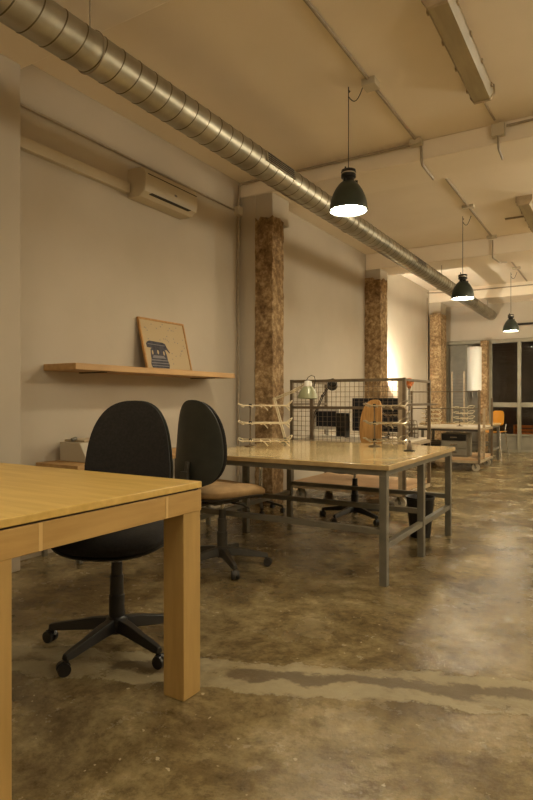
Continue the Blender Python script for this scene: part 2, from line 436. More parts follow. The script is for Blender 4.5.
for yy in (3.9, 7.6, 10.9):
    g = MB(); a0 = math.radians(8)
    Tg = Matrix.Translation((0, yy-y0, 0)) @ Matrix.Rotation(-a0, 4, 'Y')
    g.box(RD-.006, RD+.006, -.22, .22, -.038, .038, Tg)
    gg = g.build('air_grille', 'duct', t, bevel=.002)
    g = MB()
    for k in range(4): g.box(RD+.006, RD+.008, -.20, .20, -.031+k*.017, -.031+k*.017+.010, Tg)
    g.build('grille_slot', 'louver', gg)
for yy in (2.1, 5.45, 9.0, 12.6):
    g = MB(); g.tube([(math.cos(a)*(RD+.005), yy-y0, math.sin(a)*(RD+.005)) for a in [2*PI*k/28 for k in range(28)]],   .003, 6, True)
    zt = (ZC if not any(a <= yy <= b for a, b, _ in BEAMS) else 3.2) - ZD
    g.cyl((0, yy-y0, RD), (0, yy-y0, zt), .005, n=8)
    g.build('hanger', 'pipe', t)

# ------------------------------------------------------------------ conduits
def pipe(name, pts, r, lab, cat='pipe', group=None, m='pipe'):
    # round corners
    P_ = [Vector(p) for p in pts]; out = [P_[0]]
    for a, b, c in zip(P_, P_[1:], P_[2:]):
        k = min(.03, (b-a).length/3, (c-b).length/3)
        p0 = b + (a-b).normalized()*k; p2 = b + (c-b).normalized()*k
        for q in range(5):
            u = q/4; out.append(p0*(1-u)**2 + b*2*u*(1-u) + p2*u*u)
    out.append(P_[-1])
    base = out[0].copy()
    o = MB().tube([p-base for p in out], r, 8).build(name, m, loc=base)
    return tag(o, lab, cat, group)
XC = -1.54
zc = ZC-.0115
pipe('conduit_pipe', [(XC, 2.42, zc), (XC, 3.93, zc)], .012, 'pale ceiling conduit from the near beam to the lamp junction box')
pipe('conduit_pipe', [(XC, 4.06, zc), (XC, 5.06, zc)], .012, 'pale ceiling conduit between the two nearest ceiling junction boxes')
pipe('conduit_pipe', [(-3.40, 5.05, 3.10), (-3.40, 5.08, 3.33), (-3.30, 5.11, 3.345), (XC-.06, 5.11, 3.345)], .012, 'conduit rising from the wall box and following the first beam')
pipe('conduit_pipe', [(XC+.03, 5.13, 3.34), (XC+.04, 5.13, 3.16), (XC+.04, 5.5, 3.15)], .012, 'conduit bending down and under the first beam')
pipe('conduit_pipe', [(XC, 5.78, zc), (XC, 8.6, zc)], .014, 'flat grey conduit along the ceiling above the second pendant lamp')
pipe('conduit_pipe', [(XC, 8.69, 3.33), (XC+.0, 8.69, 3.08), (XC+.05, 8.95, 3.06), (XC+.1, 9.2, 3.11)], .010, 'hooked conduit dropping over the second beam')
pipe('conduit_pipe', [(XC, 9.36, zc), (XC, 12.2, zc)], .014, 'conduit along the ceiling above the farthest pendant lamp')
pipe('conduit_pipe', [(XW+.02, 2.38, 3.055), (XW+.02, 5.02, 3.055)], .010, 'thin conduit running along the left wall above the air conditioner')
pipe('conduit_pipe', [(XW+.02, 5.09, 3.0), (XW+.02, 5.09, 1.5), (XW+.02, 5.09, .05)], .010, 'thin conduit dropping down the wall beside the first concrete pillar')
pipe('conduit_pipe', [(XW+.02, 12.1, 3.30), (-3.0, 12.28, 3.30), (2.2, 12.28, 3.30)], .012, 'conduit crossing the ceiling before the shopfront')
pipe('conduit_pipe', [(XW+.02, 12.12, 3.2), (XW+.02, 12.12, .05)], .010, 'thin conduit dropping down the wall beside the farthest concrete pillar')
pipe('conduit_pipe', [(-.9, 4.62, zc), (-.88, 5.05, zc)], .009, 'cable run from the near fluorescent fitting to its junction box')
pipe('conduit_pipe', [(-.80, 5.12, 3.33), (1.6, 5.12, 3.33)], .010, 'conduit leaving the right ceiling box along the first beam')
pipe('conduit_pipe', [(-.86, 5.10, 3.26), (-.86, 5.11, 3.15), (-.86, 5.3, 3.13)], .009, 'short broken conduit stub under the right ceiling box')
pipe('conduit_pipe', [(-1.25, 7.9, zc), (-.2, 7.9, zc)], .012, 'thin conduit crossing the ceiling behind the second pendant lamp')

def jbox(loc, s, lab, rot=None):
    x, y, z = s
    o = MB().box(-x/2, x/2, -y/2, y/2, -z/2, z/2)
    for sx, sy in ((-1,-1),(1,-1),(1,1),(-1,1)): o.cyl((sx*x*.36, sy*y*.36, -z/2-.002), (sx*x*.36, sy*y*.36, -z/2), .004, n=8)
    o = o.build('junction_box', 'trunk', bevel=.006, loc=loc)
    tag(o, lab, 'junction box')
jbox((XC, 3.995, ZC-.025), (.10,.11,.05), 'square ceiling junction box feeding the nearest pendant lamp')
jbox((XC, 5.095, ZC-.03), (.10,.08,.05), 'ceiling junction box where three conduits meet above the first beam')
jbox((XC, 7.15, ZC-.017), (.13,.07,.035), 'ceiling junction box feeding the second pendant lamp')
jbox((XC, 8.64, ZC-.017), (.13,.07,.035), 'ceiling junction box at the second beam')
jbox((XC, 10.9, ZC-.017), (.13,.07,.035), 'ceiling junction box feeding the farthest pendant lamp')
jbox((XW+.03, 5.085, 3.055), (.06,.075,.09), 'wall junction box at the top of the first concrete pillar')
jbox((-.86, 5.105, 3.30), (.10,.05,.10), 'round-cornered junction box on the first beam at the right')

# ------------------------------------------------------------------ pendant lamps
def make_pendant(loc, drop, lab, s=1.0, glow='diffuser'):
    t = thing('pendant_lamp', lab, 'lamp', loc, 0, 'industrial pendant lamps hanging in a row')
    r = .138*s
    sh = []
    for k in range(13):
        u = k/12; sh.append((r*(.36 + .64*math.sin(u*PI/2)**.85), -(0 + .20*s*u**1.12)))
    zt = -drop                                # top of shade
    outer = [(a, zt+b) for a, b in sh]; outer[-1] = (r, outer[-1][1])
    lip = [(r+.006, outer[-1][1]-.004), (r+.006, outer[-1][1]-.012), (r-.004, outer[-1][1]-.012)]
    inner = [(a-.004, b-.003) for a, b in reversed(outer)]
    MB().lathe(outer+lip+inner, 40, cap0=False, cap1=False).build('lamp_shade', 'lamp_shade', t, smooth=35)
    zr = outer[-1][1]
    nk = r*.36
    MB().lathe([(nk*1.02, zt-.002), (nk*.8, zt+.012), (nk*.8, zt+.03), (nk*1.1, zt+.035), (nk*1.1, zt+.055), (nk*.98, zt+.058), (nk*.98, zt+.068), (nk*1.12, zt+.071), (nk*1.05, zt+.088), (nk*.3, zt+.096)], 28).build('lamp_housing', 'dark_metal', t)
    MB().lathe([(nk*1.03, zt+.0585), (nk*1.03, zt+.0675)], 28).build('housing_ring', 'chrome', t)
    for a in (.5, 2.6, 4.7): MB().box(nk*.9, nk*1.35, -.006, .006, zt-.012, zt+.012, Matrix.Rotation(a, 4, 'Z')).build('clamp', 'dark_metal', t)
    MB().cyl((-nk*.5, 0, zt+.08), (-nk*.5, 0, zt+.12), .006, n=8).build('cable_gland', 'dark_metal', t)
    MB().lathe([(r-.012, zr+.004), (r-.02, zr+.001), (.0005, zr-.001)], 40).build('diffuser', glow, t)
    MB().cyl((0,0,zt+.09), (0,0,-.02), .0035, n=8).build('cord', 'dark_metal', t)
    pts = [(0,0,-.01)]
    L2 = Vector((XC - loc[0] - .05 if loc[0] < 0 else .12, 0, 0))
    for k in range(9):
        u = k/8; pts.append((L2.x*u, L2.y*u, -.07 - .06*math.sin(u*PI) + (.06*u*u)))
    pts.append((L2.x, 0, -.01))
    MB().tube([(0,0,-.02), *pts[1:], (L2.x, 0, -.02)], .0035, 6).build('cable_loop', 'dark_metal', t)
    MB().tube([(0,0,-.0), (0,0,-.025), (.012,0,-.035), (.0,0,-.045)], .004, 6).build('ceiling_hook', 'dark_metal', t)
    return t
make_pendant((-1.71, 3.99, ZC), .70, 'nearest and largest dark green pendant lamp, glowing white', 1.0)
make_pendant((-1.69, 7.54, ZC), .82, 'middle dark green pendant lamp, second along the row', 1.0)
make_pendant((-1.69, 11.3, ZC), .85, 'farthest dark green pendant lamp, close to the shopfront', 1.0)
M['diffuser_dim'] = emit('lamp_glow_dimmed', (1, .88, .64, 1), 20)
make_pendant((-1.73, .35, ZC), .70, 'dimmed dark green pendant lamp beside the viewer, out of the frame', glow='diffuser_dim')
make_pendant((1.7, 2.2, ZC), .70, 'added dark green pendant as unseen fill light on the right, out of the frame')  # unseen pendant added to brighten the room from the right
make_pendant((1.7, 7.6, ZC), .70, 'added dark green pendant as unseen fill light on the far right, out of the frame')  # second added pendant, extra room light from the far right

# added fill lights shaped as paper lanterns, right and behind, out of the frame
def fill_globe(loc, drop, lab, w, r=.33):
    t = thing('fill_lantern', lab, 'lamp', loc, 0, 'added lantern-shaped fill lights outside the frame')
    MB().cyl((0,0,-drop+r+.05), (0,0,0), .004, n=8).build('cord', 'dark_metal', t)
    MB().lathe([(.05,-drop+r-.012),(.05,-drop+r+.04),(.02,-drop+r+.06)], 24).build('lamp_holder', 'dark_metal', t)
    MB().lathe([(max(.0005, r*math.sin(PI*k/16)), -drop - r*math.cos(PI*k/16)) for k in range(17)], 32, cap0=False, cap1=False).build('fill_shell', emit('fill_glow', (1,.90,.67,1), w), t, smooth=80)
fill_globe((1.5, 1.2, ZC), .66, 'added lantern-shaped fill light hanging on the right of the viewer, out of the frame', 5.8)
fill_globe((1.6, 6.4, ZC), .66, 'added lantern-shaped fill light hanging on the right halfway along the room, out of the frame', 9.5)
fill_globe((1.9, 10.2, ZC), .7, 'added lantern-shaped fill light hanging on the right near the shopfront, out of the frame', 21)
fill_globe((-.6, -1.2, ZC), .66, 'added lantern-shaped fill light hanging behind the viewer', 3.2)

# fluorescent fittings
def fitting(loc, L_, lab):
    t = thing('fluorescent_fitting', lab, 'light fitting', loc, 0, 'unlit fluorescent ceiling fittings')
    MB().box(-.07, .07, -L_/2, L_/2, -.05, 0).build('fitting_body', 'cart_pale', t, bevel=.004)
    MB().prism([(-.08,-.045), (-.082,-.06), (-.055,-.10), (.055,-.10), (.082,-.06), (.08,-.045)], -L_/2+.01, L_/2-.01).build('diffuser_cover', 'tube_cover', t, smooth=20)
    for s in (-1, 1): MB().prism([(-.085,-.0), (-.088,-.062), (-.058,-.106), (.058,-.106), (.088,-.062), (.085,0)], s*(L_/2-.02), s*(L_/2+.005)).build('end_cap', 'cart_pale', t, bevel=.002)
    for s in (-1, 1):
        for q in (-.45, -.15, .15, .45): MB().box(s*.086-.004, s*.086+.004, q*L_*.9-.014, q*L_*.9+.014, -.068, -.04).build('clip', 'cart_pale', t)
    return t
fitting((-.87, 3.89, ZC), 1.25, 'large unlit fluorescent fitting on the ceiling at the top right')
fitting((-.93, 7.75, ZC), 1.25, 'smaller-looking unlit fluorescent fitting farther along, behind the first beam')

# ------------------------------------------------------------------ wall mounted things
t = thing('air_conditioner', 'white split air conditioner mounted high on the left wall', 'air conditioner', (XW, 3.84, 2.73))
prof_ = [(0,0), (.13,0), (.185,.035), (.20,.08), (.20,.17), (.18,.215), (.13,.235), (0,.235)]
Ta = Matrix.Identity(4)
MB().prism(prof_, -.335, .335).build('casing', 'trunk', t, smooth=30, bevel=.006)
MB().box(.201, .2025, -.31, .32, .168, .175).build('top_seam', 'louver', t)
MB().box(.155, .198, -.26, .24, .024, .029, Matrix.Translation((0.004,0,-.002))).build('air_outlet', 'louver', t)
MB().box(.2, .2035, .02, .05, .085, .10).build('indicator', 'ink_grey', t)
tag(MB().box(0, .045, -.56, .56, -.04, .04).build('cable_trunking', 'trunk', bevel=.004, loc=(XW, 2.93, 2.80)), 'white cable trunking running along the wall into the air conditioner', 'trunking')

t = thing('wall_shelf', 'long thick wooden shelf fixed to the left wall', 'shelf', (XW, 3.635, 1.285))
MB().box(0, .33, -.945, .945, 0, .045).build('shelf_board', 'shelf', t, bevel=.003)
for q in (-.62, .70): MB().box(0, .27, q-.012, q+.012, -.007, 0).build('bracket', 'louver', t)

# picture: leaning, built in a local frame: x right along wall (+Y world), z up, y thickness
PW, PH = .59, .455
t = thing('framed_picture', 'framed print of a typewriter with flying letters leaning on the shelf', 'picture', (XW+.125, 3.895, 1.3305), PI/2)
lean = math.atan(.108/.44)
Tl = Matrix.Rotation(-lean, 4, 'X')
for a in (0,):
    f = MB(); b = .016
    f.box(-PW/2, PW/2, -.01, .012, 0, b, Tl); f.box(-PW/2, PW/2, -.01, .012, PH-b, PH, Tl)
    f.box(-PW/2, -PW/2+b, -.01, .012, b, PH-b, Tl); f.box(PW/2-b, PW/2, -.01, .012, b, PH-b, Tl)
    f.build('picture_frame', 'frame_wood', t, bevel=.002)
    pr = MB().box(-PW/2+b, PW/2-b, -.002, .006, b, PH-b, Tl).build('print', 'print_paper', t)
    # after rz=90deg local -y faces the room (+X); print front is local -y
    def ink(polys, nm, m, d):
        q = MB()
        for poly in polys: q.prism(poly, -.002-d, -.001, Tl)
        return q.build(nm, m, pr)
    tx, tz = -.12, .02                          # typewriter centre x, base z
    S = .97
    def pl(l): return [(tx + x*S, tz + z*S*1.13) for x, z in l]
    el = lambda cx, cz, a, b, n=12: [(cx+a*math.cos(2*PI*k/n), cz+b*math.sin(2*PI*k/n)) for k in range(n)]
    ink([pl([(-.105,0),(.115,0),(.125,.03),(.112,.07),(.112,.10),(.098,.15),(.06,.165),(-.055,.165),(-.09,.15),(-.10,.10),(-.10,.07),(-.115,.03)]),
         pl([(-.13,.16),(.12,.15),(.15,.125),(.158,.135),(.125,.175),(.115,.20),(.08,.21),(-.09,.215),(-.12,.205),(-.135,.19)])], 'typewriter_body', 'ink', .0005)
    ink([pl([(-.10,.058),(.108,.058),(.106,.066),(-.098,.066)]), pl([(-.108,.036),(.116,.036),(.116,.043),(-.108,.043)]), pl([(-.104,.015),(.112,.015),(.112,.021),(-.104,.021)]),
         pl([(-.085,.078),(.09,.078),(.07,.10),(-.065,.10)]), pl([(-.115,.186),(.10,.182),(.10,.187),(-.115,.191)])], 'typewriter_keys', 'ink_grey', .001)
    ink([pl(el(.0,.128,.011,.018)), pl(el(.075,.122,.010,.018)), pl(el(-.072,.122,.010,.018))], 'typewriter_highlight', 'print_paper', .001)
    rr = random.Random(3); L1 = []
    for k in range(40):
        x = rr.uniform(-.25, .25); z = rr.uniform(.05, .42)
        if z < .26 and x < .05: continue
        a = rr.uniform(0, PI); s = .007
        L1.append([(x+s*math.cos(a+q), z+s*math.sin(a+q)) for q in (0, 1.9, 2.6, 4.4)])
    ink(L1, 'letter_flecks', 'ink_grey', .0004)

# ------------------------------------------------------------------ oak desk
t = thing('oak_desk', 'large light oak desk with thick square legs in the left foreground', 'desk', (-1.330, 1.735, 0), math.radians(-.5))
LX, LY, ZT = 1.30, .885, .779
lw = .096
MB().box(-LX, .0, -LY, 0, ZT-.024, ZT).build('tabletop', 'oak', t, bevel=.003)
za, zb = .672, ZT-.03
for (xa, ya) in ((-lw-.004, -lw-.004), (-lw-.004, -LY+.004), (-LX+.004, -lw-.004), (-LX+.004, -LY+.004)):
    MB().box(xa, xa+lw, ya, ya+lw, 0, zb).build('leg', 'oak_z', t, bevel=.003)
for xa in (-.028, -LX+.004):
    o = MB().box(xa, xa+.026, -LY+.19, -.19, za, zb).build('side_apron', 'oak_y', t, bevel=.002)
    for s0, s1 in ((-.186, -.002), (-LY+.002, -LY+.186)):
        MB().box(xa-.001, xa+.027, s0, s1, za, zb).build('corner_block', 'oak_y', t, bevel=.002)
    for s0 in (-.19, -LY+.186): MB().box(xa, xa+.0275, s0-.008, s0+.004, za+.001, zb).build('joint_strip', 'oak_light', t)
for ya in (-.03, -LY+.006): MB().box(-LX+lw, -lw, ya, ya+.024, za, zb).build('end_apron', 'oak', t, bevel=.002)
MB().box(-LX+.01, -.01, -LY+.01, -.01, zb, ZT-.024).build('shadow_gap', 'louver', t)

# ------------------------------------------------------------------ swivel chairs
def sup(n, hw, hh, p, taper=0, k=48):
    out = []
    for i in range(k):
        a = 2*PI*i/k; c, s_ = math.cos(a), math.sin(a)
        v = math.copysign(abs(s_)**(2/p), s_); x = math.copysign(abs(c)**(2/p), c)
        out.append((hw*x*(1 - taper*v), hh*v))
    return out
def make_chair(loc, rz, lab, seat_m, back_m, shell_m, base_m, a0, bz=(.565,1.08), bw=.215, taper=.10, pw=2.7, tilt=6, seat_z=.475, cyl_m=None, back_off=.235, r=.30, back_cushion=True, seat_hw=.235, seat_th=.075, name='office_chair'):
    t = thing(name, lab, 'chair', loc, rz)
    cyl_m = cyl_m or base_m
    b = MB(); b.lathe([(.045,.065),(.05,.075),(.048,.12),(.036,.135)], 24)
    for k in range(5):
        T = Matrix.Rotation(a0 + k*2*PI/5, 4, 'Z')
        # tapering arm with cranked profile
        sec = [(.03,.128,.075,.030), (.10,.122,.075,.027), (.20,.102,.066,.022), (r-.015,.088,.058,.019), (r+.012,.082,.060,.016)]
        vs = []
        for x, zt, zb_, hw in sec: vs += [(x,-hw,zb_),(x,hw,zb_),(x,hw*.6,zt),(x,-hw*.6,zt)]
        fs = [(3,2,1,0), (16,17,18,19)]
        for i in range(4):
            for j in range(4): fs.append((i*4+j, i*4+(j+1)%4, i*4+4+(j+1)%4, i*4+4+j))
        b.add(vs, fs, T)
    b.build('star_base', base_m, t, smooth=35, bevel=.003)
    for k in range(5):
        a = a0 + k*2*PI/5; cx, cy = r*math.cos(a), r*math.sin(a)
        sw = a + random.uniform(-.9, .9)
        c = MB(); dx, dy = math.cos(sw), math.sin(sw); ox, oy = -dy, dx
        c.cyl((cx, cy, .045), (cx, cy, .07), .009, n=12)
        hx, hy = cx + dx*.012, cy + dy*.012
        cst = c.build('caster', base_m, t)
        w_ = MB()
        for s in (-1, 1):
            w_.cyl((hx+ox*s*.006, hy+oy*s*.006, .026), (hx+ox*s*.022, hy+oy*s*.022, .026), .0255, n=24)
        w_.build('wheel', 'rubber' if base_m == 'grey_plastic' else base_m, cst)
        h = MB(); poly = [(.028*math.cos(q), .028*math.sin(q)) for q in [PI*.02+PI*.9*i/10 for i in range(11)]]
        Tm = Matrix.Translation((hx, hy, .028)) @ Matrix.Rotation(sw, 4, 'Z')
        h.prism(poly, -.007, .007, Tm); h.build('hood', base_m, cst)
    MB().lathe([(.034,.13),(.034,.22),(.0345,.225),(.030,.23),(.029,.31),(.0245,.315),(.024,.37)], 24).build('gas_column_cover', cyl_m, t)
    MB().cyl((0,0,.36), (0,0,seat_z-.055), .012, n=16).build('gas_piston', 'chrome', t)
    m_ = MB().box(-.07,.07,-.12,.09,seat_z-.06,seat_z-.035)
    m_.build('seat_mechanism', base_m, t, bevel=.006)
    MB().tube([(.05,.0,seat_z-.05),(.16,.03,seat_z-.06),(.22,.035,seat_z-.075)], .006, 8).build('height_lever', base_m, t)
    # seat cushion: pad lies in x,z -> rotate flat
    T = Matrix.Translation((0,.02,seat_z)) @ Matrix.Rotation(PI/2, 4, 'X') @ Matrix.Scale(-1, 4, (0,1,0)) @ Matrix.Rotation(PI, 4, 'Y')
    o = sup(0, seat_hw, .225, 3.4)
    T2 = Matrix.Translation((0,.02,seat_z+.012)) @ Matrix(((1,0,0,0),(0,0,1,0),(0,1,0,0),(0,0,0,1)))
    MB().pad(o, seat_th, lambda x, z: .018*(x/.235)**2 - (.035*max(0, z/.225-.2)**2), dome=.75, T=T2).build('seat', seat_m, t, smooth=60)
    o2 = sup(0, seat_hw-.01, .215, 3.2)
    T3 = Matrix.Translation((0,.02,seat_z-.022)) @ Matrix(((1,0,0,0),(0,0,1,0),(0,1,0,0),(0,0,0,1)))
    MB().pad(o2, .04, lambda x, z: .028*((x/.235)**2) - .028*max(0, z/.225-.2)**2, dome=.8, T=T3).build('seat_shell', base_m, t, smooth=60)
    hh = (bz[1]-bz[0])/2; zc_ = (bz[0]+bz[1])/2
    Tb = Matrix.Translation((0,-back_off,zc_)) @ Matrix.Rotation(math.radians(tilt), 4, 'X')
    ol = sup(0, bw, hh/math.cos(math.radians(tilt)), pw, taper)
    cv = lambda x, z: .045*(x/bw)**2*bw/.215 - .02*(z/hh)**2 + .012
    if back_cushion:
        MB().pad(ol, .028, lambda x, z: cv(x,z)-.016, dome=.8, T=Tb).build('back_shell', shell_m, t, smooth=60)
        MB().pad([(x*.965, z*.975) for x, z in ol], .05, lambda x, z: cv(x,z)+.016, dome=.7, T=Tb).build('backrest', back_m, t, smooth=60)
    else:
        MB().pad(ol, .018, cv, dome=.5, T=Tb).build('backrest', back_m, t, smooth=60)
    s = MB()
    y_ = -back_off-.028
    s.tube([(0,-.08,seat_z-.05), (0,-.18,seat_z-.055), (0,y_-.035,seat_z-.03), (0,y_-.035,bz[0]+.02), (0,y_-.018,bz[0]+.16)], [.014]*5, 10)
    s.box(-.035,.035,y_-.05,y_-.03,seat_z-.03,bz[0]+.10)
    s.build('back_support', base_m, t, smooth=40, bevel=.003)
    return t
R = math.radians
make_chair((-1.895, 1.86, 0), R(208), 'black office chair with tall rounded back tucked under the oak desk', 'fabric_black', 'fabric_black', 'shell', 'black_plastic', R(204-208), bw=.203, taper=.16, seat_hw=.262)
make_chair((-2.215, 3.105, 0), R(-14), 'office chair with worn tan seat and dark rounded back between the two desks', 'fabric_tan', 'fabric_black', 'shell', 'grey_plastic', R(33+14), r=.285, tilt=-3, taper=.16, pw=2.5, bw=.232, bz=(.54,1.08), seat_th=.10)
make_chair((-2.06, 4.95, 0), R(156), 'office chair with narrow arched plywood back on the far side of the steel table', 'fabric_black', 'ply', 'ply', 'black_plastic', R(30), bz=(.60,1.085), bw=.138, taper=.08, pw=2.8, back_cushion=False, tilt=3, back_off=.24, seat_z=.475)

# white swivel stool behind the table
t = thing('swivel_stool', 'white round swivel stool by the wall, beyond the left end of the steel table', 'stool', (-2.97, 4.80, 0))
MB().lathe([(.0005,.445),(.10,.445),(.165,.455),(.172,.468),(.165,.482),(.12,.488),(.0005,.488)], 36, cap0=False, cap1=False).build('seat', 'monitor_white', t)
MB().cyl((0,0,.16), (0,0,.45), .018, n=16).build('column', 'chrome', t)
b = MB(); b.cyl((0,0,.10), (0,0,.17), .028, n=18)
for k in range(5):
    a = k*2*PI/5+.3; b.bar((0,0,.12), (.22*math.cos(a), .22*math.sin(a), .065), .028, .02)
b.build('star_base', 'grey_plastic', t, bevel=.003)
for k in range(5):
    a = k*2*PI/5+.3; x, y = .215*math.cos(a), .215*math.sin(a)
    MB().cyl((x,y,.025), (x,y,.07), .007, n=8).cyl((x-.016,y,.025), (x+.016,y,.025), .0245, n=18).build('caster', 'rubber', t)

# ------------------------------------------------------------------ steel work table
def steel_table(loc, W, D_, Hh, nx, ny, lab, lower=True):
    # origin: front right corner; extends -x and +y
    t = thing('steel_work_table', lab, 'table', loc)
    MB().box(-W, 0, 0, D_, Hh-.028, Hh).build('tabletop', 'tabletop', t, bevel=.003)
    MB().box(-W-.002, .002, -.002, .0, Hh-.029, Hh-.003).box(-.0, .002, 0, D_+.002, Hh-.029, Hh-.003).build('edge_band', 'table_edge', t)
    lw = .045
    xs = [-W+.02, -.02-lw]; ys = [.02 + (D_-.04-lw)*k/(ny-1) for k in range(ny)]
    for x in xs:
        for y in ys: MB().box(x, x+lw, y, y+lw, 0, Hh-.065).build('leg', 'steel_paint', t, bevel=.002)
    f = MB()
    for x in xs: f.box(x, x+lw, .02, D_-.02, Hh-.065, Hh-.028)
    for y in ys: f.box(xs[0]+lw, xs[1], y, y+lw, Hh-.065, Hh-.028)
    f.build('top_frame', 'steel_paint', t, bevel=.002)
    for x in xs: 
        for a, b in zip(ys, ys[1:]): MB().box(x+.005, x+lw-.005, a+lw, b, .21, .245).build('stretcher', 'steel_paint', t, bevel=.002)
    for y in ys: MB().box(xs[0]+lw, xs[1], y+.005, y+lw-.005, .295, .33).build('stretcher', 'steel_paint', t, bevel=.002)
    return t
steel_table((-1.135, 3.225, 0), 1.53, 1.57, .705, 2, 3, 'large steel legged work table with a glossy pale top in the middle')
steel_table((-1.84, 10.42, 0), 1.25, .78, .67, 2, 2, 'distant steel legged table beside the shopfront')

# ------------------------------------------------------------------ wire tray stands
def wire_stand(loc, rz, lab, tiers=3, w=.37, h=.26, d=.24, m='wire_white', s=1.0):
    t = thing('wire_tray_stand', lab, 'wire stand', loc, rz, 'wire tray stands on the tables')
    b = MB()
    px_ = -w*.28
    b.lathe([(.05,0),(.05,.006),(.012,.014),(.007,.03)], 20, T=Matrix.Translation((px_,0,0)))
    b.cyl((px_,0,.01), (px_,0,h), .006, n=10)
    b.build('post', 'cart_steel', t)
    for k in range(tiers):
        z = .05 + (h-.06)*k/(tiers-1)
        q = MB(); r = .0048
        x0, x1 = -w/2, w/2
        q.tube([(x0,-d/2,z+.012),(x0+.03,-d/2,z),(x1-.10,-d/2,z),(x1-.03,-d/2,z+.0),(x1,-d/2,z+.03)], r, 6)
        q.tube([(x0,d/2,z+.012),(x0+.03,d/2,z),(x1-.10,d/2,z),(x1-.03,d/2,z+.0),(x1,d/2,z+.03)], r, 6)
        for j in range(6):
            x = x0 + .02 + (w-.05)*j/5
            q.tube([(x,-d/2,z),(x+.015,-d/6,z-.012),(x+.02,d/6,z-.012),(x,d/2,z)], r*.8, 6)
        # curling retaining wires
        for xx in (x0+w*.38, x1-.09):
            q.tube([(xx,-d/2,z+.0),(xx+.03,-d/2,z+.004),(xx+.055,-d/2,z-.014),(xx+.075,-d/2,z-.038)], r, 6)
        q.tube([(x0,-d/2,z+.012),(x0,0,z+.02),(x0,d/2,z+.012)], r, 6)
        q.tube([(x1,-d/2,z+.03),(x1+.01,0,z+.04),(x1,d/2,z+.03)], r, 6)
        q.tube([(px_, 0, z), (px_, -d/2, z)], r, 6).tube([(px_, 0, z), (px_, d/2, z)], r, 6)
        tr = q.build('wire_tray', m, t)
        MB().cyl((px_,0,z-.014), (px_,0,z+.014), .013, n=12).build('tray_clamp', 'dark_metal', tr)
    return t
p = P(262, 444, z=.705)
wire_stand((-2.46, 4.04, .705), R(31), 'cream wire tray stand at the left end of the steel table', w=.42, h=.34)
wire_stand((-1.62, 4.53, .705), R(31), 'steel wire tray stand in front of the arched plywood chair back', w=.32, h=.34, m='wire_steel')

# small bell
t = thing('table_bell', 'small brown bell-shaped object standing on the right of the steel table', 'bell', (P(409.5, 451, z=.705).x, P(409.5, 451, z=.705).y, .705))
MB().lathe([(.042,0),(.042,.006),(.02,.010)], 24).build('base', 'dark_metal', t)
MB().lathe([(.02,.008),(.019,.03),(.014,.05),(.008,.06),(.010,.068),(.008,.076),(.0005,.08)], 24, cap1=False).build('body', 'cart_steel', t)

# anglepoise on the steel table
def desk_lamp(loc, rz, lab, shade_m, arm_m, pts, aim, r=.088, lit=0, base='clamp', spotrot=None):
    t = thing('desk_lamp', lab, 'lamp', loc, rz)
    V = [Vector(p) for p in pts]
    MB().lathe([(.035,0),(.035,.012),(.014,.018),(.012,.04)], 20).build('lamp_base', 'dark_metal', t)
    for a, b in zip(V, V[1:]):
        d = (b-a).normalized(); o = d.cross(Vector((0,1,0))).normalized()*.008
        MB().cyl(a+o, b+o, .0055, n=8).cyl(a-o, b-o, .0055, n=8).build('lamp_arm', arm_m, t)
    j = MB()
    for v in V[1:]: j.cyl(v+Vector((0,-.014,0)), v+Vector((0,.014,0)), .013, n=14)
    j.build('joint', arm_m, t)
    e = V[-1]; A = Vector(aim).normalized()
    q = A.to_track_quat('-Z', 'Y').to_matrix().to_4x4()
    T = Matrix.Translation(e + A*.0) @ q
    MB().lathe([(.012,.02),(.03,.015),(.036,-.005),(.036,-.03)], 28, T=T).build('lamp_socket', 'monitor_white' if shade_m == 'sage' else shade_m, t)
    prof = [(.038,-.03),(.05,-.045),(r*.8,-.075),(r*.97,-.115),(r,-.135)]
    prof += [(a-.003, z) for a, z in reversed(prof)]
    MB().lathe(prof, 36, T=T, cap0=False, cap1=False).build('lamp_shade', shade_m, t)
    if lit:
        MB().lathe([(.0005,-.04),(.02,-.05),(.028,-.075),(.02,-.095),(.0005,-.102)], 16, T=T, cap0=False, cap1=False).build('bulb', emit('bulb_glow', (1,.90,.70,1), lit), t)
    hnd = [T @ Vector((x, 0, z)) for x, z in ((.02,.015),(.0,.05),(-.03,.065),(-.06,.055),(-.07,.02),(-.06,-.03))]
    MB().tube(hnd, .003, 6).build('handle_loop', 'dark_metal', t)
    return t
lp = P(279, 443, z=.705)
lp = Vector((-2.56, 4.55, .705))
el = P(274.5, 399, y=lp.y) - lp; hd = P(308, 383, y=lp.y-.05) - lp; hb = P(294, 391, y=lp.y-.02) - lp
desk_lamp(lp, 0, 'sage green articulated desk lamp at the back left of the steel table', 'sage', 'wire_white', [(0,0,.03), el, hb, hd], (0,-.05,-1), lit=0)

# waste bin
t = thing('waste_bin', 'small black waste bin on the floor behind the right table legs', 'bin', (P(419.5,537,z=0).x, P(419.5,537,z=0).y+.02, 0))
MB().lathe([(.075,0),(.078,.004),(.108,.30),(.116,.305),(.116,.318),(.110,.318),(.104,.31),(.074,.01),(.0005,.01)], 36, cap1=False).build('bin_body', 'black_plastic', t)

